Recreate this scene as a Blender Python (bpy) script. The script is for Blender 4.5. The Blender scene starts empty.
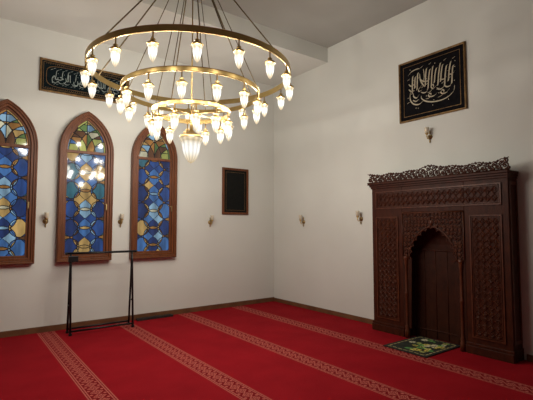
import bpy, math, random
from mathutils import Vector, Matrix
random.seed(7)
S = bpy.context.scene
S.view_settings.view_transform = 'Standard'
pi = math.pi

# ------------------------------------------------------------------ materials
def new_mat(name):
    m = bpy.data.materials.new(name); m.use_nodes = True
    nt = m.node_tree
    return m, nt, nt.nodes['Principled BSDF']

def N(nt, typ, **kw):
    n = nt.nodes.new(typ)
    for k, v in kw.items():
        if k in ('operation', 'blend_type', 'data_type', 'wave_type', 'bands_direction', 'feature', 'attribute_name', 'distance'):
            setattr(n, k, v)
        else:
            n.inputs[k].default_value = v
    return n

def mat_noise(name, c1, c2, scale=8, rough=0.6, metal=0.0, bump=0.1, stretch=(1, 1, 1), bscale=None, detail=5, spec=0.5):
    m, nt, b = new_mat(name)
    tc = nt.nodes.new('ShaderNodeTexCoord')
    mp = nt.nodes.new('ShaderNodeMapping'); mp.inputs['Scale'].default_value = stretch
    nt.links.new(tc.outputs['Object'], mp.inputs['Vector'])
    n = N(nt, 'ShaderNodeTexNoise', Scale=scale, Detail=detail)
    nt.links.new(mp.outputs[0], n.inputs['Vector'])
    r = nt.nodes.new('ShaderNodeValToRGB')
    r.color_ramp.elements[0].position = 0.3; r.color_ramp.elements[1].position = 0.7
    r.color_ramp.elements[0].color = (*c1, 1); r.color_ramp.elements[1].color = (*c2, 1)
    nt.links.new(n.outputs['Fac'], r.inputs['Fac'])
    nt.links.new(r.outputs['Color'], b.inputs['Base Color'])
    b.inputs['Roughness'].default_value = rough
    b.inputs['Metallic'].default_value = metal
    b.inputs['Specular IOR Level'].default_value = spec
    if bump:
        n2 = N(nt, 'ShaderNodeTexNoise', Scale=bscale or scale * 3, Detail=4)
        nt.links.new(mp.outputs[0], n2.inputs['Vector'])
        bp = N(nt, 'ShaderNodeBump', Strength=bump, Distance=0.01)
        nt.links.new(n2.outputs['Fac'], bp.inputs['Height'])
        nt.links.new(bp.outputs['Normal'], b.inputs['Normal'])
    return m

M_wall = mat_noise('wall_plaster', (0.685, 0.695, 0.655), (0.715, 0.725, 0.685), 1.2, 0.85, 0, 0.05, bscale=60, spec=0.2)
M_wall2 = mat_noise('darkened_hall_plaster', (0.22, 0.22, 0.21), (0.25, 0.25, 0.24), 1.2, 0.85, 0, 0.05, bscale=60, spec=0.2)  # plaster of the unseen walls, darkened to cut bounce light and deepen falloff
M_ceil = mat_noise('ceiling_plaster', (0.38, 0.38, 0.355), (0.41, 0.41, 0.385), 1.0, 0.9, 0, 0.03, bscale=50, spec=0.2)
M_winwood = mat_noise('window_wood', (0.105, 0.031, 0.009), (0.19, 0.058, 0.017), 5, 0.45, 0, 0.15, stretch=(6, 6, 0.7), spec=0.4)
M_base = mat_noise('baseboard_wood', (0.11, 0.045, 0.02), (0.18, 0.08, 0.035), 5, 0.45, 0, 0.1)
M_carve = mat_noise('carved_dark_wood', (0.030, 0.0060, 0.0022), (0.064, 0.0140, 0.0050), 9, 0.5, 0, 0.25, stretch=(2, 2, 0.8), bscale=40, spec=0.18)
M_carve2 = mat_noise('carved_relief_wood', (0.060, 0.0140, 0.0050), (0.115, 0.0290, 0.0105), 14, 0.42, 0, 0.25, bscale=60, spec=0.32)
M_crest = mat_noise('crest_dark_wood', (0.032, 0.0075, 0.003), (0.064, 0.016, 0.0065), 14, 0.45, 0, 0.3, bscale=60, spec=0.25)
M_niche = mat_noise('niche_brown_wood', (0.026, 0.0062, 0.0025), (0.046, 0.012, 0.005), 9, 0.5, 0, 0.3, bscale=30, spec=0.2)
M_brass = mat_noise('satin_brass', (0.50, 0.35, 0.13), (0.60, 0.43, 0.18), 6, 0.30, 1.0, 0.03)
M_bronze = mat_noise('aged_bronze', (0.30, 0.21, 0.09), (0.46, 0.33, 0.15), 20, 0.38, 0.9, 0.1)
M_goldframe = mat_noise('gilt_frame', (0.13, 0.07, 0.025), (0.28, 0.16, 0.055), 20, 0.4, 0.5, 0.2)
M_black = mat_noise('black_velvet', (0.006, 0.006, 0.007), (0.010, 0.009, 0.011), 20, 0.9, 0, 0.0, spec=0.05)
M_night = mat_noise('dark_teal_board', (0.005, 0.010, 0.013), (0.009, 0.015, 0.018), 20, 0.9, 0, 0.0, spec=0.05)
M_pale = mat_noise('pale_silver_paint', (0.24, 0.30, 0.29), (0.34, 0.39, 0.37), 20, 0.5, 0, 0.0)
M_gold = mat_noise('pale_gold_paint', (0.42, 0.36, 0.25), (0.58, 0.51, 0.37), 20, 0.5, 0, 0.0)
M_darkgreen = mat_noise('dark_printed_panel', (0.004, 0.005, 0.005), (0.009, 0.009, 0.008), 16, 0.6, 0, 0.0, spec=0.15)
M_steel = mat_noise('black_powder_steel', (0.006, 0.006, 0.007), (0.012, 0.012, 0.014), 20, 0.4, 0.3, 0.05)
M_vent = mat_noise('dark_grey_metal', (0.03, 0.03, 0.03), (0.06, 0.055, 0.05), 20, 0.5, 0.6, 0.05)
M_frost = mat_noise('frosted_glass', (0.56, 0.50, 0.38), (0.70, 0.63, 0.5), 10, 0.25, 0, 0.0)
M_cord = mat_noise('brass_cord', (0.08, 0.06, 0.03), (0.16, 0.11, 0.05), 20, 0.45, 0.7, 0.0)

def mat_lamp(name, z0, z1, peak, ribs=6, depth=.35, fac=.5):
    # ribbed translucent glass lit from within
    m, nt, b = new_mat(name); L = nt.links
    tc = nt.nodes.new('ShaderNodeTexCoord'); sep = nt.nodes.new('ShaderNodeSeparateXYZ'); L.new(tc.outputs['Object'], sep.inputs[0])
    mr = nt.nodes.new('ShaderNodeMapRange'); mr.inputs[1].default_value = z0; mr.inputs[2].default_value = z1
    L.new(sep.outputs[2], mr.inputs[0])
    r = nt.nodes.new('ShaderNodeValToRGB'); cr = r.color_ramp
    cr.elements[0].position = 0.0; cr.elements[0].color = (.50, .36, .20, 1)
    cr.elements[1].position = 1.0; cr.elements[1].color = (.38, .29, .16, 1)
    for p, c in [(0.22, (.78, .67, .48, 1)), (0.42, (1, .98, .92, 1)), (0.68, (1, .98, .92, 1)), (0.80, (.60, .49, .32, 1)), (0.88, (.82, .70, .5, 1))]:
        e = cr.elements.new(p); e.color = c
    L.new(mr.outputs[0], r.inputs['Fac'])
    at = nt.nodes.new('ShaderNodeMath'); at.operation = 'ARCTAN2'; L.new(sep.outputs[1], at.inputs[0]); L.new(sep.outputs[0], at.inputs[1])
    mu = nt.nodes.new('ShaderNodeMath'); mu.operation = 'MULTIPLY'; L.new(at.outputs[0], mu.inputs[0]); mu.inputs[1].default_value = ribs
    co_ = nt.nodes.new('ShaderNodeMath'); co_.operation = 'COSINE'; L.new(mu.outputs[0], co_.inputs[0])
    m2 = nt.nodes.new('ShaderNodeMath'); m2.operation = 'MULTIPLY_ADD'; L.new(co_.outputs[0], m2.inputs[0]); m2.inputs[1].default_value = peak * depth; m2.inputs[2].default_value = peak
    em = nt.nodes.new('ShaderNodeEmission'); L.new(r.outputs['Color'], em.inputs[0]); L.new(m2.outputs[0], em.inputs[1])
    tr = nt.nodes.new('ShaderNodeBsdfTransparent')
    mx = nt.nodes.new('ShaderNodeMixShader'); mx.inputs[0].default_value = fac
    L.new(tr.outputs[0], mx.inputs[1]); L.new(em.outputs[0], mx.inputs[2])
    out = nt.nodes['Material Output']; L.new(mx.outputs[0], out.inputs['Surface'])
    return m
SD = -0.045   # extra drop of the lamps below the ring
M_lamp = mat_lamp('lit_glass_shade', -0.245 + SD, -0.075 + SD, 1.8)
M_lamp2 = mat_lamp('lit_glass_bowl', 0.04, 0.36, 1.15, 12, .25, .6)

def mat_attr(name, em, rough=0.08):
    m, nt, b = new_mat(name)
    a = N(nt, 'ShaderNodeAttribute', attribute_name='Col')
    n = N(nt, 'ShaderNodeTexNoise', Scale=5.0, Detail=4)
    r = nt.nodes.new('ShaderNodeValToRGB'); r.color_ramp.elements[0].position = .35; r.color_ramp.elements[1].position = .65
    r.color_ramp.elements[0].color = (.45, .45, .45, 1)
    nt.links.new(n.outputs['Fac'], r.inputs['Fac'])
    mix = nt.nodes.new('ShaderNodeMixRGB'); mix.blend_type = 'MULTIPLY'; mix.inputs[0].default_value = 1
    nt.links.new(a.outputs['Color'], mix.inputs[1]); nt.links.new(r.outputs['Color'], mix.inputs[2])
    if em:
        nt.links.new(mix.outputs[0], b.inputs['Emission Color'])
        b.inputs['Emission Strength'].default_value = em
        b.inputs['Base Color'].default_value = (.02, .02, .025, 1)
    else:
        nt.links.new(a.outputs['Color'], b.inputs['Base Color'])
    b.inputs['Roughness'].default_value = rough
    return m
M_stained = mat_attr('stained_glass', 1.15)  # panes emit their own colour, standing in for daylight behind them
M_rug = mat_attr('floral_rug_pile', 0, 0.9)

# carpet: red with ornamental bands, periodic in X
def mat_carpet():
    m, nt, b = new_mat('red_prayer_carpet')
    L = nt.links
    tc = nt.nodes.new('ShaderNodeTexCoord')
    sep = nt.nodes.new('ShaderNodeSeparateXYZ'); L.new(tc.outputs['Object'], sep.inputs[0])
    def math_(op, a, bb=None, cc=None):
        n = nt.nodes.new('ShaderNodeMath'); n.operation = op
        for i, v in enumerate((a, bb, cc)):
            if v is None: continue
            if isinstance(v, (int, float)): n.inputs[i].default_value = v
            else: L.new(v, n.inputs[i])
        return n.outputs[0]
    X, Y = sep.outputs[0], sep.outputs[1]
    w = math_('WRAP', X, 1.16 + 1.137 / 2, 1.16 - 1.137 / 2)
    d = math_('SUBTRACT', w, 1.16)
    ad = math_('ABSOLUTE', d)
    band = math_('LESS_THAN', ad, 0.112)
    inner = math_('LESS_THAN', ad, 0.082)
    edge = math_('SUBTRACT', band, inner)
    P = 0.115
    fy = math_('SUBTRACT', math_('FRACT', math_('MULTIPLY', Y, 1 / P)), 0.5)
    fx = math_('MULTIPLY', d, 1 / P)
    rr = math_('SQRT', math_('ADD', math_('MULTIPLY', fx, fx), math_('MULTIPLY', fy, fy)))
    ang = math_('ARCTAN2', fy, fx)
    pet = math_('ADD', 0.24, math_('MULTIPLY', math_('COSINE', math_('MULTIPLY', ang, 6.0)), 0.08))
    flower = math_('LESS_THAN', math_('ABSOLUTE', math_('SUBTRACT', rr, pet)), 0.055)
    core = math_('LESS_THAN', rr, 0.08)
    dia = math_('LESS_THAN', math_('ABSOLUTE', math_('SUBTRACT', math_('ADD', math_('ABSOLUTE', fx), math_('ABSOLUTE', fy)), 0.50)), 0.05)
    gx = math_('SUBTRACT', math_('ABSOLUTE', fx), 0.54); gy = math_('SUBTRACT', math_('ABSOLUTE', fy), 0.5)
    sd = math_('LESS_THAN', math_('ADD', math_('ABSOLUTE', gx), math_('ABSOLUTE', gy)), 0.16)
    motif = math_('MULTIPLY', inner, math_('MAXIMUM', math_('MAXIMUM', flower, core), math_('MAXIMUM', dia, sd)))
    st = math_('LESS_THAN', math_('FRACT', math_('MULTIPLY', Y, 1 / 0.05)), 0.45)
    line1 = math_('LESS_THAN', math_('ABSOLUTE', math_('SUBTRACT', ad, 0.086)), 0.005)
    line2 = math_('LESS_THAN', math_('ABSOLUTE', math_('SUBTRACT', ad, 0.109)), 0.005)
    em = math_('MAXIMUM', math_('MULTIPLY', math_('MULTIPLY', edge, st), 0.35), math_('MAXIMUM', line1, line2))
    tot = math_('MINIMUM', math_('ADD', motif, em), 1.0)
    nz = N(nt, 'ShaderNodeTexNoise', Scale=2.2, Detail=8)
    L.new(tc.outputs['Object'], nz.inputs['Vector'])
    r = nt.nodes.new('ShaderNodeValToRGB')
    r.color_ramp.elements[0].position = 0.3; r.color_ramp.elements[1].position = 0.7
    r.color_ramp.elements[0].color = (0.225, 0.003, 0.008, 1); r.color_ramp.elements[1].color = (0.275, 0.005, 0.011, 1)
    L.new(nz.outputs['Fac'], r.inputs['Fac'])
    m1 = nt.nodes.new('ShaderNodeMixRGB'); L.new(band, m1.inputs[0]); L.new(r.outputs[0], m1.inputs[1]); m1.inputs[2].default_value = (0.175, 0.003, 0.006, 1)
    m2 = nt.nodes.new('ShaderNodeMixRGB'); L.new(tot, m2.inputs[0]); L.new(m1.outputs[0], m2.inputs[1]); m2.inputs[2].default_value = (0.43, 0.115, 0.090, 1)
    L.new(m2.outputs[0], b.inputs['Base Color'])
    b.inputs['Roughness'].default_value = 0.95
    b.inputs['Specular IOR Level'].default_value = 0.1
    n3 = N(nt, 'ShaderNodeTexNoise', Scale=90, Detail=2); L.new(tc.outputs['Object'], n3.inputs['Vector'])
    bp = N(nt, 'ShaderNodeBump', Strength=0.4, Distance=0.01); L.new(n3.outputs['Fac'], bp.inputs['Height']); L.new(bp.outputs[0], b.inputs['Normal'])
    return m
M_carpet = mat_carpet()

# ------------------------------------------------------------------ mesh builder
class MB:
    def __init__(s): s.v = []; s.f = []
    def add(s, vs, fs):
        o = len(s.v); s.v += [tuple(v) for v in vs]; s.f += [tuple(i + o for i in f) for f in fs]
    def box(s, x0, x1, y0, y1, z0, z1):
        s.add([(x0, y0, z0), (x1, y0, z0), (x1, y1, z0), (x0, y1, z0), (x0, y0, z1), (x1, y0, z1), (x1, y1, z1), (x0, y1, z1)],
              [(0, 3, 2, 1), (4, 5, 6, 7), (0, 1, 5, 4), (1, 2, 6, 5), (2, 3, 7, 6), (3, 0, 4, 7)])
    def ring(s, A, B, y0, y1, closed=True):
        n = len(A); vs = []
        for (a, b) in zip(A, B):
            vs += [(a[0], y0, a[1]), (b[0], y0, b[1]), (a[0], y1, a[1]), (b[0], y1, b[1])]
        fs = []
        rng = n if closed else n - 1
        for i in range(rng):
            j = (i + 1) % n; p, q = 4 * i, 4 * j
            fs += [(p, p + 1, q + 1, q), (p + 2, q + 2, q + 3, p + 3), (p, q, q + 2, p + 2), (p + 1, p + 3, q + 3, q + 1)]
        if not closed:
            fs += [(0, 2, 3, 1), (4 * n - 4, 4 * n - 3, 4 * n - 1, 4 * n - 2)]
        s.add(vs, fs)
    def prism(s, P, y0, y1):
        n = len(P)
        vs = [(p[0], y0, p[1]) for p in P] + [(p[0], y1, p[1]) for p in P]
        fs = [tuple(range(n)), tuple(range(2 * n - 1, n - 1, -1))] + [(i, i + n, (i + 1) % n + n, (i + 1) % n) for i in range(n)]
        s.add(vs, fs)
    def lathe(s, prof, n=16, c=(0, 0, 0), axis='z'):
        vs = []; fs = []
        for (r, z) in prof:
            for k in range(n):
                a = 2 * pi * k / n
                p = (r * math.cos(a), r * math.sin(a), z)
                if axis == 'y': p = (p[0], z, p[1])
                vs.append((p[0] + c[0], p[1] + c[1], p[2] + c[2]))
        m = len(prof)
        for i in range(m - 1):
            for k in range(n):
                k2 = (k + 1) % n
                fs.append((i * n + k, i * n + k2, (i + 1) * n + k2, (i + 1) * n + k))
        fs.append(tuple(range(n - 1, -1, -1))); fs.append(tuple((m - 1) * n + k for k in range(n)))
        s.add(vs, fs)
    def tube(s, pts, rad, n=8):
        pts = [Vector(p) for p in pts]; m = len(pts)
        if isinstance(rad, (int, float)): rad = [rad] * m
        vs = []; fs = []; prev = None
        for i, p in enumerate(pts):
            t = (pts[min(i + 1, m - 1)] - pts[max(i - 1, 0)]).normalized()
            if prev is None:
                a = Vector((0, 0, 1)) if abs(t.z) < 0.9 else Vector((0, 1, 0))
                u = t.cross(a).normalized()
            else:
                u = (prev - t * prev.dot(t)).normalized()
            prev = u; w = t.cross(u)
            for k in range(n):
                an = 2 * pi * k / n
                vs.append(p + (u * math.cos(an) + w * math.sin(an)) * rad[i])
        for i in range(m - 1):
            for k in range(n):
                k2 = (k + 1) % n
                fs.append((i * n + k, i * n + k2, (i + 1) * n + k2, (i + 1) * n + k))
        fs.append(tuple(range(n - 1, -1, -1))); fs.append(tuple((m - 1) * n + k for k in range(n)))
        s.add(vs, fs)
    def blob(s, c, r, n=8, m=5, rot=0):
        vs = []; fs = []; cr, sr = math.cos(rot), math.sin(rot)
        for i in range(m + 1):
            ph = pi * (i + 0.001) / (m + 0.002)
            for k in range(n):
                a = 2 * pi * k / n
                x, y, z = r[0] * math.sin(ph) * math.cos(a), r[1] * math.sin(ph) * math.sin(a), r[2] * math.cos(ph)
                vs.append((c[0] + x * cr - z * sr, c[1] + y, c[2] + x * sr + z * cr))
        for i in range(m):
            for k in range(n):
                k2 = (k + 1) % n
                fs.append((i * n + k, (i + 1) * n + k, (i + 1) * n + k2, i * n + k2))
        s.add(vs, fs)
    def obj(s, name, mat, parent=None, smooth=False, loc=None, rz=0, bevel=0):
        me = bpy.data.meshes.new(name); me.from_pydata(s.v, [], s.f); me.update()
        import bmesh
        bm = bmesh.new(); bm.from_mesh(me); bmesh.ops.recalc_face_normals(bm, faces=bm.faces); bm.to_mesh(me); bm.free()
        if smooth:
            for p in me.polygons: p.use_smooth = True
        me.materials.append(mat)
        o = bpy.data.objects.new(name, me); S.collection.objects.link(o)
        if parent: o.parent = parent
        if loc: o.location = loc
        o.rotation_euler[2] = rz
        if bevel:
            md = o.modifiers.new('bevel', 'BEVEL'); md.width = bevel; md.segments = 2; md.limit_method = 'ANGLE'
        return o

def empty(name, loc, rz=0, label=None, cat=None, group=None, kind=None):
    o = bpy.data.objects.new(name, None); S.collection.objects.link(o)
    o.location = loc; o.rotation_euler[2] = rz; o.empty_display_size = 0.1
    tag(o, label, cat, group, kind); return o
def tag(o, label=None, cat=None, group=None, kind=None):
    if label: o["label"] = label
    if cat: o["category"] = cat
    if group: o["group"] = group
    if kind: o["kind"] = kind
    return o

XC, YC, ZC, ZS = 5.54, 7.19, 4.96, 4.68
X0, Y0 = -4.2, -4.0
RZ = -pi / 2   # orientation of things on the right wall

# ------------------------------------------------------------------ room shell
b = MB(); b.box(X0 - .2, XC + .2, Y0 - .2, YC + .2, -0.1, 0); tag(b.obj('floor', M_carpet), kind='structure', label='red prayer carpet with pale patterned bands')
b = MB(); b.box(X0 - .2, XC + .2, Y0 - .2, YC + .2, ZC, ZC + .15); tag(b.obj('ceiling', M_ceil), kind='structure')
b = MB(); b.box(X0, XC, 5.52, YC, ZS, ZC); tag(b.obj('trim_1', M_wall), kind='structure', label='lowered plaster ceiling strip along the window wall')
b = MB(); b.box(X0 - .2, XC + .2, YC, YC + .2, 0, ZC); tag(b.obj('wall_back', M_wall), kind='structure')
b = MB(); b.box(XC, XC + .2, Y0, YC, 0, ZC); tag(b.obj('wall_right', M_wall), kind='structure')
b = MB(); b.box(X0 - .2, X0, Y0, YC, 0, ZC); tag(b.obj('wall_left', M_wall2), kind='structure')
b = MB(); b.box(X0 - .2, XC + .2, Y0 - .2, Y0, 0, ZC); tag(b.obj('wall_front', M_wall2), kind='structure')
b = MB(); b.box(X0, XC, YC - .02, YC, 0, 0.075); b.box(X0, XC, YC - .014, YC, .075, .085)
tag(b.obj('baseboard_back', M_base), kind='structure')
b = MB(); b.box(XC - .02, XC, 4.34, YC - .02, 0, 0.075); b.box(XC - .02, XC, Y0, 2.24, 0, 0.075)
tag(b.obj('baseboard_right', M_base), kind='structure')

# ------------------------------------------------------------------ windows
HW, WZ0, WZS, WRISE = 0.415, 1.04, 2.80, 0.66
WR = (HW * HW + WRISE * WRISE) / (2 * HW)
def outline(t, n=14, bot=None):
    hw = HW - t; r = WR - t; cx = WR - HW
    z0 = WZ0 + (t if bot is None else bot)
    amax = math.acos(cx / r)
    P = [(-hw, z0), (hw, z0)]
    P += [(-cx + r * math.cos(amax * i / n), WZS + r * math.sin(amax * i / n)) for i in range(n + 1)]
    P += [(cx - r * math.cos(amax * i / n), WZS + r * math.sin(amax * i / n)) for i in range(n - 1, -1, -1)]
    return P
def inside(u, z, t):
    hw = HW - t; r = WR - t; cx = WR - HW
    if z < WZ0 + t: return False
    if z < WZS: return abs(u) < hw
    return (abs(u) + cx) ** 2 + (z - WZS) ** 2 < r * r
DB, NB, MBl, PB, TE, AM, LA, CR, GR, BR = (.012, .030, .11), (.018, .055, .19), (.045, .13, .32), (.20, .34, .46), (.03, .12, .16), (.28, .13, .03), (.42, .27, .09), (.50, .47, .32), (.10, .17, .05), (.09, .038, .014)
YG = (.34, .36, .09)
def hsh(a, b_, c): return (math.sin(a * 12.9898 + b_ * 78.233 + c * 37.719) * 43758.5453) % 1.0
LEAD = (0.004, 0.004, 0.005)
def glass_col(u, z, seed):
    lw = 0.0065; au = abs(u)
    head = z > 2.80
    if head:   # fan with sweeping arcs that follow the pointed arch
        k1 = 0; k2 = 0
        for rr_ in (.30, .44, .58):
            d_ = math.hypot(au + .31, z - 2.80)
            if abs(d_ - rr_) < lw: return LEAD
            k1 += d_ > rr_
        for rr_ in (.20, .31, .42):
            d_ = math.hypot(au - .31, z - 2.80)
            if abs(d_ - rr_) < lw: return LEAD
            k2 += d_ > rr_
        if au < lw * .7: return LEAD
        kz = int((z - 2.8) / .11)
        if k1 == 2 and ((z - 2.8) % .11) < .012: return LEAD
        return [LA, YG, AM, PB, BR, CR, GR, AM, YG, MBl][int(hsh(k1 * 3 + (1 if u > 0 else 0), k2 * 5 + (kz if k1 == 2 else 0), seed) * 10)]
    # overlapping circles with curved (ogee) trellis lines
    p = 0.30; q_ = .215; v = z - 1.12
    z1 = ((v + p / 2) % p) - p / 2; z2 = (v % p) - p / 2
    d1 = math.hypot(u, z1); d1b = math.hypot(u, p - abs(z1)); d2 = math.hypot(au - q_, z2)
    if abs(d1 - .175) < lw or abs(d1b - .175) < lw or abs(d2 - .135) < lw: return LEAD
    uc = u + .028 * math.sin(2 * pi * v / p * 1.0)
    s = (uc / q_ + v / p) % 1; t = ((2 * u - uc) / q_ - v / p) % 1
    e = .028
    if min(s, 1 - s) < e or min(t, 1 - t) < e: return LEAD
    A_ = d1 < .175; A2 = d1b < .175; B_ = d2 < .135
    ss = math.floor(uc / q_ + v / p); tt = math.floor((2 * u - uc) / q_ - v / p)
    h = hsh(ss, tt, seed + 5 * A_ + 9 * A2 + 17 * B_ )
    if A_ and A2: return [LA, CR, AM, PB, AM][int(h * 5)]
    if A_ and B_ or A2 and B_: return [AM, LA, PB, BR, MBl][int(h * 5)]
    if A_ or A2: return [MBl, NB, PB, DB, MBl, LA][int(h * 6)]
    if B_: return [NB, TE, MBl, DB, LA][int(h * 5)]
    return [DB, NB, AM, BR][int(h * 4)]
def make_window(i, uc):
    w = empty('window_%d' % i, (uc, YC, 0), kind='structure', label='pointed arch window with wooden frame and stained glass')
    b = MB()
    b.ring(outline(0), outline(0.052), -0.095, 0)
    b.ring(outline(0.052), outline(0.090), -0.078, 0)
    b.ring(outline(0.006), outline(0.024), -0.108, -0.095)
    b.obj('window_frame', M_winwood, w, bevel=0.005)
    b = MB(); b.ring(outline(0.090), outline(0.124), -0.050, -0.005)
    b.box(-HW + .1, HW - .1, -0.058, -0.005, 2.765, 2.81)
    b.obj('sash', M_winwood, w, bevel=0.004)
    b = MB(); b.lathe([(0.012, 0), (0.012, -.02), (0.007, -.022), (0.007, -.04)], 10, (HW - .105, -0.050, 1.95), 'y'); b.box(HW - .113, HW - .097, -.100, -.085, 1.86, 1.96)
    b.obj('handle', M_bronze, w)
    c = 0.00625; vs = []; fs = []; cols = []; idx = {}
    def vid(a, k):
        if (a, k) not in idx:
            idx[(a, k)] = len(vs); vs.append((a * c, -0.02, WZ0 + k * c))
        return idx[(a, k)]
    for k in range(12, int((3.46 - WZ0) / c)):
        for a in range(-60, 60):
            uu, zz = (a + .5) * c, WZ0 + (k + .5) * c
            if inside(uu, zz, 0.114):
                fs.append((vid(a, k), vid(a + 1, k), vid(a + 1, k + 1), vid(a, k + 1))); cols.append(glass_col(uu, zz, i))
    me = bpy.data.meshes.new('glass_pane'); me.from_pydata(vs, [], fs)
    ca = me.color_attributes.new('Col', 'FLOAT_COLOR', 'CORNER')
    flat = []
    for p in range(len(fs)): flat += [*cols[p], 1.0] * 4
    ca.data.foreach_set('color', flat)
    me.materials.append(M_stained)
    g = bpy.data.objects.new('glass_pane', me); S.collection.objects.link(g); g.parent = w
    g['label'] = 'blue and amber leaded stained glass'
make_window(1, 0.555); make_window(2, 1.68); make_window(3, 2.825)

# ------------------------------------------------------------------ chandelier
CX, CY = 2.215, 4.48
CH = empty('chandelier', (CX, CY, 2.3), label='three-tier round brass chandelier with glowing glass lamps', cat='chandelier')
def cz(z): return z - 2.3
def band(name, R, z, h=0.05, t=0.007):
    b = MB(); n = 96
    prof = [(R - t, z - h / 2), (R + t, z - h / 2), (R + t + .004, z - h / 2 + .004), (R + t, z - h / 2 + .009), (R + t, z + h / 2 - .009), (R + t + .004, z + h / 2 - .004), (R + t, z + h / 2), (R - t, z + h / 2)]
    vs = []; fs = []; m = len(prof)
    for k in range(n):
        a = 2 * pi * k / n
        for (r, zz) in prof: vs.append((r * math.cos(a), r * math.sin(a), cz(zz)))
    for k in range(n):
        for i in range(m):
            j = (i + 1) % m; k2 = (k + 1) % n
            fs.append((k * m + i, k * m + j, k2 * m + j, k2 * m + i))
    b.add(vs, fs)
    return b.obj(name, M_brass, CH)
tiers = [(1.17, 3.42, 18, 245.9), (0.80, 3.18, 14, 236.5), (0.45, 2.95, 12, 250.0)]
for (R, z, n, a0) in tiers: band('ring', R, z, 0.066 if R > 1 else 0.055)
b = MB()
b.lathe([(0.007, 0.0), (0.007, -0.022 + SD), (0.018, -0.026 + SD), (0.026, -0.034 + SD), (0.014, -0.044 + SD), (0.028, -0.052 + SD), (0.044, -0.062 + SD), (0.056, -0.074 + SD), (0.056, -0.082 + SD), (0.03, -0.082 + SD)], 14)
lamp = b.obj('lamp', M_brass, CH, smooth=True)
b = MB()
b.lathe([(r, z + SD) for r, z in [(0.028, -0.083), (0.046, -0.084), (0.053, -0.092), (0.050, -0.104), (0.041, -0.112), (0.043, -0.130), (0.042, -0.150), (0.037, -0.178), (0.029, -0.205), (0.019, -0.228), (0.009, -0.240), (0.003, -0.247)]], 12)
shade = b.obj('glass_shade', M_lamp, lamp)
def bulb(parent, z, watts, r):
    ld = bpy.data.lights.new('bulb', 'POINT'); ld.energy = watts; ld.shadow_soft_size = r; ld.color = (1, .93, .82)
    o = bpy.data.objects.new('bulb', ld); S.collection.objects.link(o); o.parent = parent; o.location = (0, 0, z); return o
bl = bulb(lamp, -.150 + SD, 11.8, .018)
first = True
for (R, z, n, a0) in tiers:
    for k in range(n):
        a = math.radians(a0 + 360 * k / n)
        if first: L = lamp; first = False
        else:
            L = lamp.copy(); S.collection.objects.link(L); L.parent = CH
            for src in (shade, bl):
                g = src.copy(); S.collection.objects.link(g); g.parent = L
        L.location = (R * math.cos(a), R * math.sin(a), cz(z - 0.026))
b = MB(); BD = -.06
b.tube([(0, 0, cz(4.9)), (0, 0, cz(2.80))], 0.008)
b.lathe([(r, cz(z + BD)) for r, z in [(0.01, 3.01), (0.03, 3.0), (0.03, 2.96), (0.012, 2.94), (0.02, 2.80), (0.05, 2.77), (0.09, 2.745), (0.136, 2.725), (0.140, 2.705), (0.10, 2.705)]], 24)
b.obj('central_stem', M_brass, CH, smooth=True)
b = MB()
b.lathe([(r, cz(z + BD)) for r, z in [(0.10, 2.704), (0.134, 2.700), (0.138, 2.68), (0.120, 2.655), (0.108, 2.62), (0.102, 2.57), (0.088, 2.51), (0.064, 2.455), (0.032, 2.415), (0.006, 2.40)]], 24)
bowl = b.obj('central_bowl', M_lamp2, CH, smooth=False)
bulb(CH, cz(2.58 + BD), 16, .035)
b = MB()
for k in range(6):
    a = math.radians(10 + 60 * k); b.tube([(0, 0, cz(2.93)), (.45 * math.cos(a), .45 * math.sin(a), cz(2.95))], 0.007, 6)
b.obj('spokes', M_brass, CH)
for (R, z, n, a0) in [(1.17, 3.445, 6, 258), (0.80, 3.20, 4, 230), (0.45, 2.97, 3, 262)]:
    for k in range(n):
        a = math.radians(a0 + 360 * k / n)
        b = MB(); b.tube([(R * math.cos(a), R * math.sin(a), cz(z)), (0.06 * math.cos(a), 0.06 * math.sin(a), cz(4.88))], 0.008 if R > 1 else .005, 6)
        b.obj('cord', M_cord, CH)
b = MB(); b.lathe([(0.03, cz(4.80)), (0.09, cz(4.84)), (0.10, cz(4.88)), (0.16, cz(4.93)), (0.17, cz(4.96))], 24)
b.obj('canopy', M_brass, CH, smooth=True)

# ------------------------------------------------------------------ calligraphy helpers
def smooth_pts(P, n=8):
    P = [P[0]] + P + [P[-1]]; out = []
    for i in range(1, len(P) - 2):
        p0, p1, p2, p3 = P[i - 1], P[i], P[i + 1], P[i + 2]
        for k in range(n):
            t = k / n; q = []
            for j in (0, 1):
                q.append(0.5 * (2 * p1[j] + (p2[j] - p0[j]) * t + (2 * p0[j] - 5 * p1[j] + 4 * p2[j] - p3[j]) * t * t + (3 * p1[j] - p0[j] - 3 * p2[j] + p3[j]) * t ** 3))
            out.append(tuple(q))
    out.append(P[-2]); return out
def stroke(b, P, w, y, ang=55, sx=1, sz=1, ox=0, oz=0):
    P = smooth_pts([(ox + x * sx, oz + z * sz) for x, z in P]); n = len(P); nx, nz = math.cos(math.radians(ang)), math.sin(math.radians(ang))
    A = []; B_ = []; m = w * 0.10
    for i, (x, z) in enumerate(P):
        t = i / (n - 1); ww = w * min(1, 0.25 + 4 * t, 0.12 + 3.5 * (1 - t)) / 2
        A.append((x + nx * ww + m, z + nz * ww)); B_.append((x - nx * ww - m, z - nz * ww))
    b.ring(A, B_, y - 0.003, y, closed=False)
def dot(b, x, z, r, y):
    b.prism([(x - r, z), (x, z - r), (x + r, z), (x, z + r)], y - 0.003, y)
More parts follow.
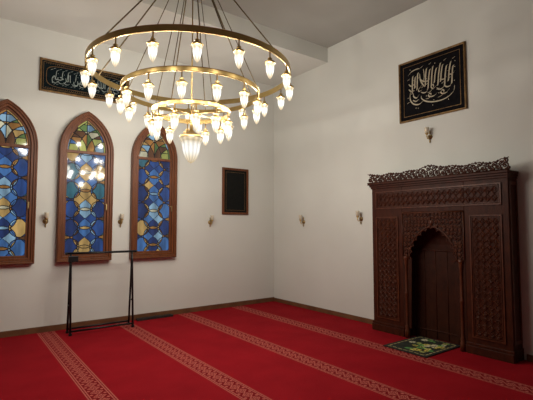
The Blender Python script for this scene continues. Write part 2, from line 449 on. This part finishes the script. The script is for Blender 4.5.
def script_mesh(b, txt, width, height, x, z, y, bend=0.0):
    """Arabic lettering (presentation forms in visual order), fitted to width x height, base line gently curved"""
    cu = bpy.data.curves.new('src', 'FONT'); cu.body = txt; cu.size = 1; cu.extrude = 0.004; cu.resolution_u = 4
    o = bpy.data.objects.new('src', cu); S.collection.objects.link(o)
    dg = bpy.context.evaluated_depsgraph_get(); dg.update()
    me = bpy.data.meshes.new_from_object(o.evaluated_get(dg))
    bpy.data.objects.remove(o)
    xs = [v.co.x for v in me.vertices]; ys = [v.co.y for v in me.vertices]
    cx, cy = (min(xs) + max(xs)) / 2, (min(ys) + max(ys)) / 2; W2 = (max(xs) - min(xs)) / 2; sx, sy = width / (2 * W2), height / (max(ys) - min(ys))
    vs = [(x + (v.co.x - cx) * sx, y - .002 - v.co.z * .3, z + (v.co.y - cy) * sy + bend * ((v.co.x - cx) / W2) ** 2) for v in me.vertices]
    b.add(vs, [tuple(p.vertices) for p in me.polygons]); bpy.data.meshes.remove(me)

def picture(name, loc, rz, w, h, fw, depth, frame_mat, panel_mat, label, cat='picture'):
    e = empty(name, loc, rz, label, cat)
    A = [(-w / 2, -h / 2), (w / 2, -h / 2), (w / 2, h / 2), (-w / 2, h / 2)]
    def ins(t): return [(-w / 2 + t, -h / 2 + t), (w / 2 - t, -h / 2 + t), (w / 2 - t, h / 2 - t), (-w / 2 + t, h / 2 - t)]
    b = MB(); b.ring(A, ins(fw), -depth, 0); b.ring(ins(fw * .15), ins(fw * .5), -depth - .008, -depth)
    b.obj('frame', frame_mat, e, bevel=0.004)
    b = MB(); b.box(-w / 2 + fw, w / 2 - fw, -depth * .6, -0.002, -h / 2 + fw, h / 2 - fw); b.obj('panel', panel_mat, e)
    return e, ins, -depth * .6

e, ins, yp = picture('calligraphy_picture', (XC, 3.405, 3.66), RZ, 1.07, 0.94, 0.026, 0.03, M_goldframe, M_black, 'square black panel with gold Arabic calligraphy in gilt frame')
b = MB(); b.ring(ins(0.080), ins(0.086), yp - 0.003, yp); b.obj('border_line', M_goldframe, e)
b = MB(); W_ = 0.0165; Q = dict(sx=.98, sz=1.02)
for (x, z0, z1, ln) in [(.335, -.05, .19, .02), (.285, .0, .255, .035), (.225, -.06, .22, .03), (.165, .02, .25, .03), (.12, -.02, .28, .04), (.065, .03, .23, .03), (.015, -.01, .27, .025), (-.04, -.03, .24, .03), (-.085, .02, .27, .02), (-.225, .0, .245, .015), (-.265, .03, .20, .01), (-.31, -.04, .22, .01)]:
    stroke(b, [(x + ln + .024, z1 - .002), (x + ln + .004, z1 - .020), (x + ln * .45, (z0 + z1) / 2), (x, z0), (x - .018, z0 - .016)], W_, yp, 22, **Q)
for P in [[(-.11, .27), (-.10, .14), (-.15, .03), (-.20, -.01), (-.19, -.045), (-.14, -.03)],
          [(-.175, .22), (-.165, .12), (-.13, .05), (-.09, .0)],
          [(.335, -.05), (.31, -.085), (.26, -.09), (.225, -.06)],
          [(.225, -.06), (.18, -.095), (.13, -.09), (.10, -.06)],
          [(-.04, -.03), (-.06, -.075), (-.11, -.085), (-.16, -.06)],
          [(.10, -.03), (.04, -.06), (.01, -.02), (.04, .0), (.05, -.04), (.0, -.09), (-.05, -.10)],
          [(.375, -.10), (.36, -.17), (.29, -.225), (.18, -.255), (.04, -.25), (-.08, -.215), (-.15, -.16), (-.155, -.12)],
          [(-.12, -.20), (-.20, -.235), (-.29, -.21), (-.345, -.14), (-.35, -.06), (-.33, .0)],
          [(.30, -.12), (.255, -.165), (.19, -.17), (.165, -.14), (.19, -.115), (.215, -.14), (.18, -.19), (.11, -.205)],
          [(.11, -.13), (.06, -.165), (-.01, -.165), (-.04, -.135), (-.015, -.115), (.01, -.14), (-.03, -.18), (-.08, -.18)],
          [(-.19, -.09), (-.235, -.13), (-.285, -.10), (-.29, -.05)],
          [(-.20, -.16), (-.25, -.18), (-.30, -.15)],
          [(-.37, .11), (-.33, .07), (-.27, .085), (-.25, .12)],
          [(-.38, .24), (-.32, .285), (-.24, .30), (-.17, .295)],
          [(.385, .10), (.345, .07), (.29, .08)],
          [(.0, .10), (-.05, .075), (-.12, .09), (-.16, .13)],
          [(.26, .06), (.21, .03), (.15, .05)],
          [(-.27, -.01), (-.33, -.01), (-.37, .03)]]:
    stroke(b, P, W_ * 1.05, yp, 62, **Q)
for (x, z) in [(.33, .235), (.08, .30), (-.06, .11), (.385, .16), (-.25, -.28), (.28, -.27), (.03, -.295), (-.385, -.10), (.13, -.145), (.155, -.145), (-.25, .04), (.02, .05), (.05, -.225), (-.34, .32), (-.07, -.14), (.375, -.03), (-.21, -.29), (.39, .24)]:
    dot(b, x * .98, z * 1.02, 0.0075, yp)
for (x, z) in [(.30, .13), (.37, .28), (-.37, .17), (-.14, .30), (.30, .02), (-.27, .14), (-.13, .0), (.20, -.02), (.12, -.09), (-.2, .15), (.34, -.20), (-.05, .03), (.24, .295), (-.38, -.18), (.0, .31)]:
    stroke(b, [(x - .022, z), (x, z + .007), (x + .022, z + .020)], .0065, yp, 80, **Q)
b.obj('gold_calligraphy', M_gold, e)

e, ins, yp = picture('calligraphy_picture', (1.655, YC, 3.945), 0, 1.38, 0.52, 0.030, 0.035, M_goldframe, M_night, 'long dark panel with pale Arabic calligraphy in gilt frame')
b = MB(); b.ring(ins(0.050), ins(0.056), yp - .003, yp)
def cart(t, ww=.60, hh=.172):
    P = []; w, h = ww - t, hh - t
    for k in range(40):
        a = 2 * pi * k / 40; c_, s_ = math.cos(a), math.sin(a)
        P.append((w * math.copysign(abs(c_) ** .3, c_), h * math.copysign(abs(s_) ** .5, s_)))
    return P
b.ring(cart(0), cart(.007), yp - .003, yp)
for i in range(40):
    for s in (-1, 1): b.blob((-.60 + i * 1.20 / 39, yp - .002, s * .190), (.008, .003, .005), 6, 3)
b.obj('border_line', M_goldframe, e)
b = MB()
logical = '\uFE91\uFEB4\uFEE2 \uFDF2 \uFE8D\uFEDF\uFEAE\uFEA3\uFEE4\uFEE6 \uFE8D\uFEDF\uFEAE\uFEA3\uFEF4\uFEE2'
script_mesh(b, logical[::-1], 1.04, .23, 0, -.005, yp, .012)
for i in range(26):
    x = -.52 + i * 1.04 / 25; zt = .125 if i % 2 else .10
    stroke(b, [(x - .018, zt), (x, zt + .006), (x + .018, zt + .016)], .006, yp, 80)
    if i % 3: stroke(b, [(x - .016, -.125), (x, -.118), (x + .016, -.108)], .006, yp, 80)
for i, x in enumerate([-.46, -.37, -.29, -.17, -.06, .06, .17, .29, .38, .48]):
    stroke(b, [(x + .022, .10), (x + .006, .085), (x, .03), (x - .005, -.03)], .008, yp, 25)
    stroke(b, [(x + .05, -.055), (x + .02, -.09), (x - .03, -.095), (x - .06, -.065)], .009, yp, 60)
    dot(b, x + .03, .055, .006, yp)
b.obj('pale_calligraphy', M_pale, e)

e, ins, yp = picture('framed_picture', (4.545, YC, 2.30), 0, 0.62, 0.94, 0.045, 0.03, M_winwood, M_darkgreen, 'small upright black picture in a brown wooden frame')
b = MB(); b.ring(ins(0.085), ins(0.090), yp - .002, yp); b.obj('border_line', M_goldframe, e)

# ------------------------------------------------------------------ wall sconces
def smooth3(P, n=5):
    xz = smooth_pts([(p[1], p[2]) for p in P], n); return [(0, a, c) for a, c in xz]
def sconce(loc, rz, label, sc=1.0):
    e = empty('wall_sconce', loc, rz, label, 'wall lamp', group='bronze wall lamps with glass cups')
    e.scale = (sc, sc, sc)
    b = MB(); b.lathe([(0.040, 0), (0.040, -.008), (0.028, -.018), (0.012, -.026), (0.012, -.04)], 18, (0, 0, -0.02), 'y')
    b.blob((0, -.012, .05), (.013, .01, .03)); b.blob((0, -.012, -.085), (.012, .01, .03))
    b.obj('backplate', M_bronze, e, smooth=True)
    b = MB(); b.tube(smooth3([(0, -.03, -.02), (0, -.05, -.055), (0, -.08, -.05), (0, -.09, -.01), (0, -.09, .01)]), .006, 8)
    b.lathe([(0.008, .0), (0.020, .008), (0.027, .02), (0.027, .026), (.01, .026)], 16, (0, -.09, .0)); b.blob((0, -.09, -.02), (.011, .011, .016))
    b.obj('arm', M_brass, e, smooth=True)
    b = MB(); b.lathe([(.016, .026), (.027, .04), (.032, .065), (.030, .09), (.036, .115), (.032, .115), (.026, .09), (.014, .04)], 18, (0, -.09, 0))
    b.obj('glass_cup', M_frost, e, smooth=True)
sconce((1.115, YC, 1.69), 0, 'bronze wall lamp with glass cup between arched windows', 1.0)
sconce((2.25, YC, 1.69), 0, 'bronze wall lamp with glass cup between arched windows', 1.0)
sconce((3.97, YC, 1.69), 0, 'bronze wall lamp with glass cup below small picture', 1.0)
sconce((XC, 6.22, 1.70), RZ, 'bronze wall lamp with glass cup on bare wall', 1.0)
sconce((XC, 4.76, 1.74), RZ, 'bronze wall lamp with glass cup beside the mihrab', 1.0)
sconce((XC, 3.44, 2.92), RZ, 'bronze wall lamp with glass cup under square calligraphy', 0.95)

# ------------------------------------------------------------------ mihrab
MH = empty('mihrab', (XC - .004, 3.305, 0), RZ, 'carved dark wooden mihrab with arched niche and scroll crest', 'prayer niche')
HWm, D = 1.02, 0.24
b = MB()
b.box(-HWm, -0.47, -D, 0, 0, 2.20); b.box(0.47, HWm, -D, 0, 0, 2.20); b.box(-0.47, 0.47, -D, 0, 1.80, 2.20)
b.obj('carcass', M_carve, MH, bevel=0.006)
for s in (-1, 1):
    b = MB()
    x0, x1 = sorted((s * 0.455, s * (HWm + .012))); b.box(x0, x1, -D - .03, 0, 0, 0.10); b.box(x0, x1, -D - .015, 0, .10, .135)
    b.obj('plinth', M_carve, MH, bevel=0.006)
b = MB(); n = 16; prof = []
ND = D - .05
for k in range(n + 1):
    a = pi * k / n; prof.append((-.46 * math.cos(a), -D + .04 + ND * abs(math.sin(a)) ** .7))
vs = []; fs = []
for (x, y) in prof: vs += [(x, y, 0.002), (x, y, 1.25)]
for r in range(1, 7):
    t = r / 6
    for (x, y) in prof: vs.append((x * (1 - t ** 2 * .8), -D + .04 + (y + D - .04) * (1 - t ** 2 * .7), 1.25 + .5 * t))
m = n + 1
for k in range(n): fs.append((2 * k, 2 * k + 2, 2 * k + 3, 2 * k + 1))
def vi(r, k): return 2 * k + 1 if r == 0 else 2 * m + (r - 1) * m + k
for r in range(6):
    for k in range(n): fs.append((vi(r, k), vi(r, k + 1), vi(r + 1, k + 1), vi(r + 1, k)))
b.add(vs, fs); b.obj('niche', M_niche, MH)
b = MB()
for k in range(3, n - 2, 2):
    x, y = prof[k]; b.tube([(x * .985, y - .004, 0.01), (x * .985, y - .004, 1.25)], .005, 6)
b.tube([(x * .985, y - .006, 1.25) for x, y in prof[1:-1]], .009, 6); b.tube([(x * .985, y - .006, .12) for x, y in prof[1:-1]], .008, 6)
b.obj('niche_moulding', M_carve, MH, smooth=True)
AH, AZ, AR = .350, 1.13, .46
def arch_in(n=72):
    P = []; hw, zs, rise = AH, AZ, AR; r = (hw * hw + rise * rise) / (2 * hw); cx = r - hw; am = math.acos(cx / r)
    for i in range(n + 1):
        a = am * i / n; rr = r - .030 * (1 - abs(math.sin(pi * i / n * 6)))
        P.append((-cx + rr * math.cos(a), zs + rr * math.sin(a)))
    Q = [(-x, z) for x, z in reversed(P[:-1])]
    return P + Q
I = arch_in(); I = [(AH, .135)] + I + [(-AH, .135)]
O = []
for (x, z) in I:
    if z <= AZ + .001: O.append((.47 if x > 0 else -.47, z))
    else:
        d = math.hypot(x, (z - AZ)); dx, dz = x / d, (z - AZ) / d
        t = min(.47 / abs(dx) if abs(dx) > 1e-6 else 9, .67 / abs(dz) if abs(dz) > 1e-6 else 9)
        O.append((dx * t, AZ + dz * t))
b = MB(); b.ring(O, I, -D - .002, -D + .02, closed=False)
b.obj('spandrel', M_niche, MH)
def spiral(b, cx, cz_, r0, turns, s, y, rad, a0=0, n=22, squash=1):
    P = []
    R_ = []
    for i in range(n):
        t = i / (n - 1); r = r0 * (1 - .85 * t); a = a0 + s * 2 * pi * turns * t
        P.append((cx + r * math.cos(a), y, cz_ + r * math.sin(a) * squash)); R_.append(rad * (1 - .4 * t))
    b.tube(P, R_, 6); b.blob((P[-1][0], y, P[-1][2]), (rad * 1.4, rad, rad * 1.4), 6, 4)
b = MB()
def in_open(x, z, m=.02):
    hw, zs, rise = AH, AZ, AR; r = (hw * hw + rise * rise) / (2 * hw); cx = r - hw
    return z < zs and abs(x) < hw + m or (z >= zs and (abs(x) + cx) ** 2 + (z - zs) ** 2 < (r + m) ** 2)
st = .054; j = 0
z = 1.17
while z < 1.77:
    x = st * .5; i = 0
    while x < .45:
        if not in_open(x, z, .022):
            for s in (-1, 1):
                spiral(b, s * x, z, .025, 1.3, s * (1 if (i + j) % 2 else -1), -D - .012, .0068, (i * 2 + j) * pi / 2, 9)
                b.blob((s * (x + st / 2), -D - .010, z + st / 2), (.010, .009, .010), 6, 4)
        x += st; i += 1
    z += st; j += 1
for k in range(1, len(I) - 1):
    if I[k][1] > .9 and k % 2: b.blob((I[k][0] * 1.01, -D - .006, AZ + (I[k][1] - AZ) * 1.01), (.009, .010, .009), 6, 4)
r_ = (AH * AH + AR * AR) / (2 * AH); cx_ = r_ - AH; am_ = math.acos(cx_ / r_)
arcp = [(-cx_ + (r_ + .012) * math.cos(am_ * i / 20), -D - .008, AZ + (r_ + .012) * math.sin(am_ * i / 20)) for i in range(21)]
b.tube(arcp, .007, 6); b.tube([(-p[0], p[1], p[2]) for p in arcp], .007, 6)
b.blob((0, -D - .01, 1.64), (.022, .014, .040)); b.tube([(-.46, -D - .012, 1.79), (.46, -D - .012, 1.79)], .010)
for s in (-1, 1): b.tube([(s * .462, -D - .01, 1.16), (s * .462, -D - .01, 1.79)], .007, 6)
b.obj('arch_fretwork', M_carve2, MH, smooth=True)
for s in (-1, 1):
    b = MB()
    b.lathe([(.038, 0), (.038, .10), (.028, .12), (.032, .15), (.022, .18), (.020, .6), (.028, .62), (.028, .64), (.020, .66), (.020, 1.03), (.030, 1.07), (.026, 1.10), (.038, 1.13), (.038, 1.16)], 14, (s * .412, -D - .004, 0))
    b.obj('column', M_carve2, MH, smooth=True)
def carved_panel(name, x0, x1, z0, z1, pitch, rad=.0052):
    b = MB(); y = -D
    def rc(t): return [(x0 + t, z0 + t), (x1 - t, z0 + t), (x1 - t, z1 - t), (x0 + t, z1 - t)]
    b.ring(rc(0), rc(.018), y - .014, y); b.ring(rc(.028), rc(.034), y - .009, y)
    xi0, xi1, zi0, zi1 = x0 + .042, x1 - .042, z0 + .042, z1 - .042
    nx = max(1, round((xi1 - xi0) / pitch)); nz = max(1, round((zi1 - zi0) / pitch)); dx = (xi1 - xi0) / nx; dz = (zi1 - zi0) / nz
    for i in range(nx):
        for j in range(nz):
            cx, cz_ = xi0 + (i + .5) * dx, zi0 + (j + .5) * dz; r = min(dx, dz) * .46
            s = 1 if (i + j) % 2 else -1
            spiral(b, cx, cz_, r * .78, 1.15, s, y - .007, rad, (pi / 2) * ((i * 2 + j) % 4), 9)
            # lattice bars between the scrolls
            b.tube([(cx - dx / 2, y - .006, cz_), (cx, y - .006, cz_ + dz / 2), (cx + dx / 2, y - .006, cz_), (cx, y - .006, cz_ - dz / 2), (cx - dx / 2, y - .006, cz_)], rad * .8, 5)
    return b.obj(name, M_carve2, MH)
carved_panel('carved_panel', -.94, -.54, .20, 1.74, .082, .0056)
carved_panel('carved_panel', .54, .94, .20, 1.74, .082, .0056)
carved_panel('carved_frieze', -.94, .94, 1.86, 2.13, .080, .0048)
b = MB()
for (z0, z1, o) in [(2.18, 2.21, .015), (2.21, 2.24, .03), (2.24, 2.270, .05)]:
    b.box(-HWm - o, HWm + o * .5, -D - o, 0, z0, z1)
b.obj('cornice', M_carve, MH, bevel=0.005)
# crest : low dense band of pierced scrolls, two interlocked rows
b = MB(); y = -D - .02; xa, xb = -HWm - .06, HWm + .03
b.box(xa, xb, y - .018, y + .018, 2.268, 2.284)
n = 24; pitch = (xb - xa) / n; top = []
def toph(cx):
    e_ = min(abs(cx - xa), abs(cx - xb))
    return .104 + .045 * math.exp(-(cx / .20) ** 2) + .024 * math.exp(-(e_ / .09) ** 2) + .010 * math.cos(cx * 19)
for i in range(n):
    cx = xa + (i + .5) * pitch; h = toph(cx); s = 1 if i % 2 else -1
    spiral(b, cx, 2.286 + h * .33, pitch * .46, 1.5, s, y, .0110, -pi / 2 * s, 16, squash=h * .33 / (pitch * .46))
    spiral(b, cx + pitch * .5 if i < n - 1 else cx, 2.286 + h * .74, pitch * .42, 1.3, -s, y, .0100, pi / 2 * s, 16, squash=h * .26 / (pitch * .42))
    b.blob((cx, y, 2.286 + h * .95), (.015, .012, .022), 6, 4, rot=s * .6)
    b.blob((cx + pitch * .5, y, 2.298), (.018, .014, .020), 6, 4)
for i in range(n * 4 + 1):
    cx = xa + (xb - xa) * i / (n * 4); top.append((cx, y, 2.286 + toph(cx) * (.97 + .07 * math.cos(i * pi / 2))))
b.tube(top, .0065, 6)
b.obj('crest', M_crest, MH, smooth=True)
for s in (-1, 1):
    b = MB(); x = s * HWm
    for (ya, yb, za, zb) in [(-D + .02, -.02, .2, .24), (-D + .02, -.02, 2.1, 2.14), (-D + .02, -D + .05, .24, 2.1), (-.05, -.02, .24, 2.1)]:
        x0, x1 = sorted((x, x + s * .008)); b.box(x0, x1, ya, yb, za, zb)
    b.obj('side_moulding', M_carve2, MH)

# ------------------------------------------------------------------ floral rug in front of the niche
rx, ry = 0.82, 0.64; c = 0.02
vs = []; fs = []; cols = []; nx, ny = int(rx / c), int(ry / c)
for j in range(ny + 1):
    for i in range(nx + 1):
        vs.append((i * c - rx / 2, j * c - ry / 2, 0.012 + .002 * math.sin(i * .7) * math.cos(j * .5)))
FL = []
for _ in range(34): FL.append((random.uniform(5, nx - 5), random.uniform(5, ny - 5), random.uniform(1.2, 2.5), random.choice([(.62, .55, .16), (.58, .46, .08), (.10, .30, .07), (.14, .36, .08), (.60, .56, .36), (.40, .42, .12)])))
for j in range(ny):
    for i in range(nx):
        fs.append((j * (nx + 1) + i, j * (nx + 1) + i + 1, (j + 1) * (nx + 1) + i + 1, (j + 1) * (nx + 1) + i))
        e_ = min(i, j, nx - 1 - i, ny - 1 - j)
        if e_ == 2: col = (.36, .30, .12) if (i + j) % 4 else (.01, .01, .01)
        elif e_ <= 3: col = (.006, .006, .006)
        else:
            col = (.008, .012, .006)
            for (fx, fy, fr, fc) in FL:
                dd = math.hypot(i - fx, j - fy)
                if dd < fr: col = fc if dd > fr * .35 else (.02, .03, .01)
        cols.append(col)
o = len(vs); P = [(-rx / 2, -ry / 2), (-rx / 2 + nx * c, -ry / 2), (-rx / 2 + nx * c, -ry / 2 + ny * c), (-rx / 2, -ry / 2 + ny * c)]
vs += [(p[0], p[1], 0.011) for p in P] + [(p[0], p[1], 0.0) for p in P]
fs += [(o + i, o + 4 + i, o + 4 + (i + 1) % 4, o + (i + 1) % 4) for i in range(4)] + [(o + 4, o + 7, o + 6, o + 5)]; cols += [(.02, .02, .015)] * 5
me = bpy.data.meshes.new('prayer_rug'); me.from_pydata(vs, [], fs)
ca = me.color_attributes.new('Col', 'FLOAT_COLOR', 'CORNER'); flat = []
for p in range(len(fs)): flat += [*cols[p], 1.0] * 4
ca.data.foreach_set('color', flat); me.materials.append(M_rug)
rug = bpy.data.objects.new('prayer_rug', me); S.collection.objects.link(rug); rug.location = (5.06, 3.33, 0.001)
tag(rug, 'small black rug with green and yellow flowers before the niche', 'rug')

# ------------------------------------------------------------------ black rack
RK = empty('garment_rack', (1.87, 6.80, 0), 0, 'black metal garment rack standing under the arched windows', 'clothes rack')
wr = .46; sp = .10
b = MB(); b.tube([(-wr - .06, 0, 1.19), (wr + .06, 0, 1.19)], .017)
for s in (-1, 1): b.blob((s * (wr + .06), 0, 1.19), (.024, .02, .02))
b.obj('top_rail', M_steel, RK, smooth=True)
for s in (-1, 1):
    b = MB()
    b.tube([(s * wr, -sp, .02), (s * wr, -.012, 1.02), (s * wr, 0, 1.19)], .016)
    b.tube([(s * wr, sp, .02), (s * wr, .012, 1.02), (s * wr, 0, 1.19)], .016)
    b.tube([(s * wr, -.07, .42), (s * wr, .07, .42)], .011)
    b.obj('side_frame', M_steel, RK, smooth=True)
    for t in (-1, 1):
        b = MB(); b.lathe([(.024, 0), (.024, .03), (.016, .035)], 10, (s * wr, t * sp, 0)); b.obj('foot', M_steel, RK)
for t in (-1, 1):
    b = MB(); b.tube([(-wr, t * sp, .06), (wr, t * sp, .06)], .015); b.obj('lower_rail', M_steel, RK, smooth=True)
b = MB(); b.box(-wr - .03, -wr + .10, -.035, .035, 1.06, 1.15); b.obj('clamp', M_steel, RK, bevel=.006)

b = MB(); b.box(-.32, .32, -.05, .05, 0, .03)
for k in range(20): b.box(-.30 + k * .03, -.285 + k * .03, -.04, .04, .03, .036)
v = b.obj('floor_vent', M_vent, loc=(2.85, 7.09, 0)); tag(v, 'low dark metal floor vent along the baseboard', 'vent')

# ------------------------------------------------------------------ world + camera
w = bpy.data.worlds.new('World'); S.world = w; w.use_nodes = True
w.node_tree.nodes['Background'].inputs[0].default_value = (0.5, 0.6, 0.8, 1); w.node_tree.nodes['Background'].inputs[1].default_value = 0.1
cam = bpy.data.cameras.new('Camera'); co = bpy.data.objects.new('Camera', cam); S.collection.objects.link(co)
cam.sensor_width = 36; cam.lens = 419 / 533 * 36
co.location = (0, 0, 1.6)
yaw = math.radians(53.4); pit = math.radians(3.55)
co.rotation_euler = (pi / 2 + pit, 0, yaw - pi / 2)
S.camera = co
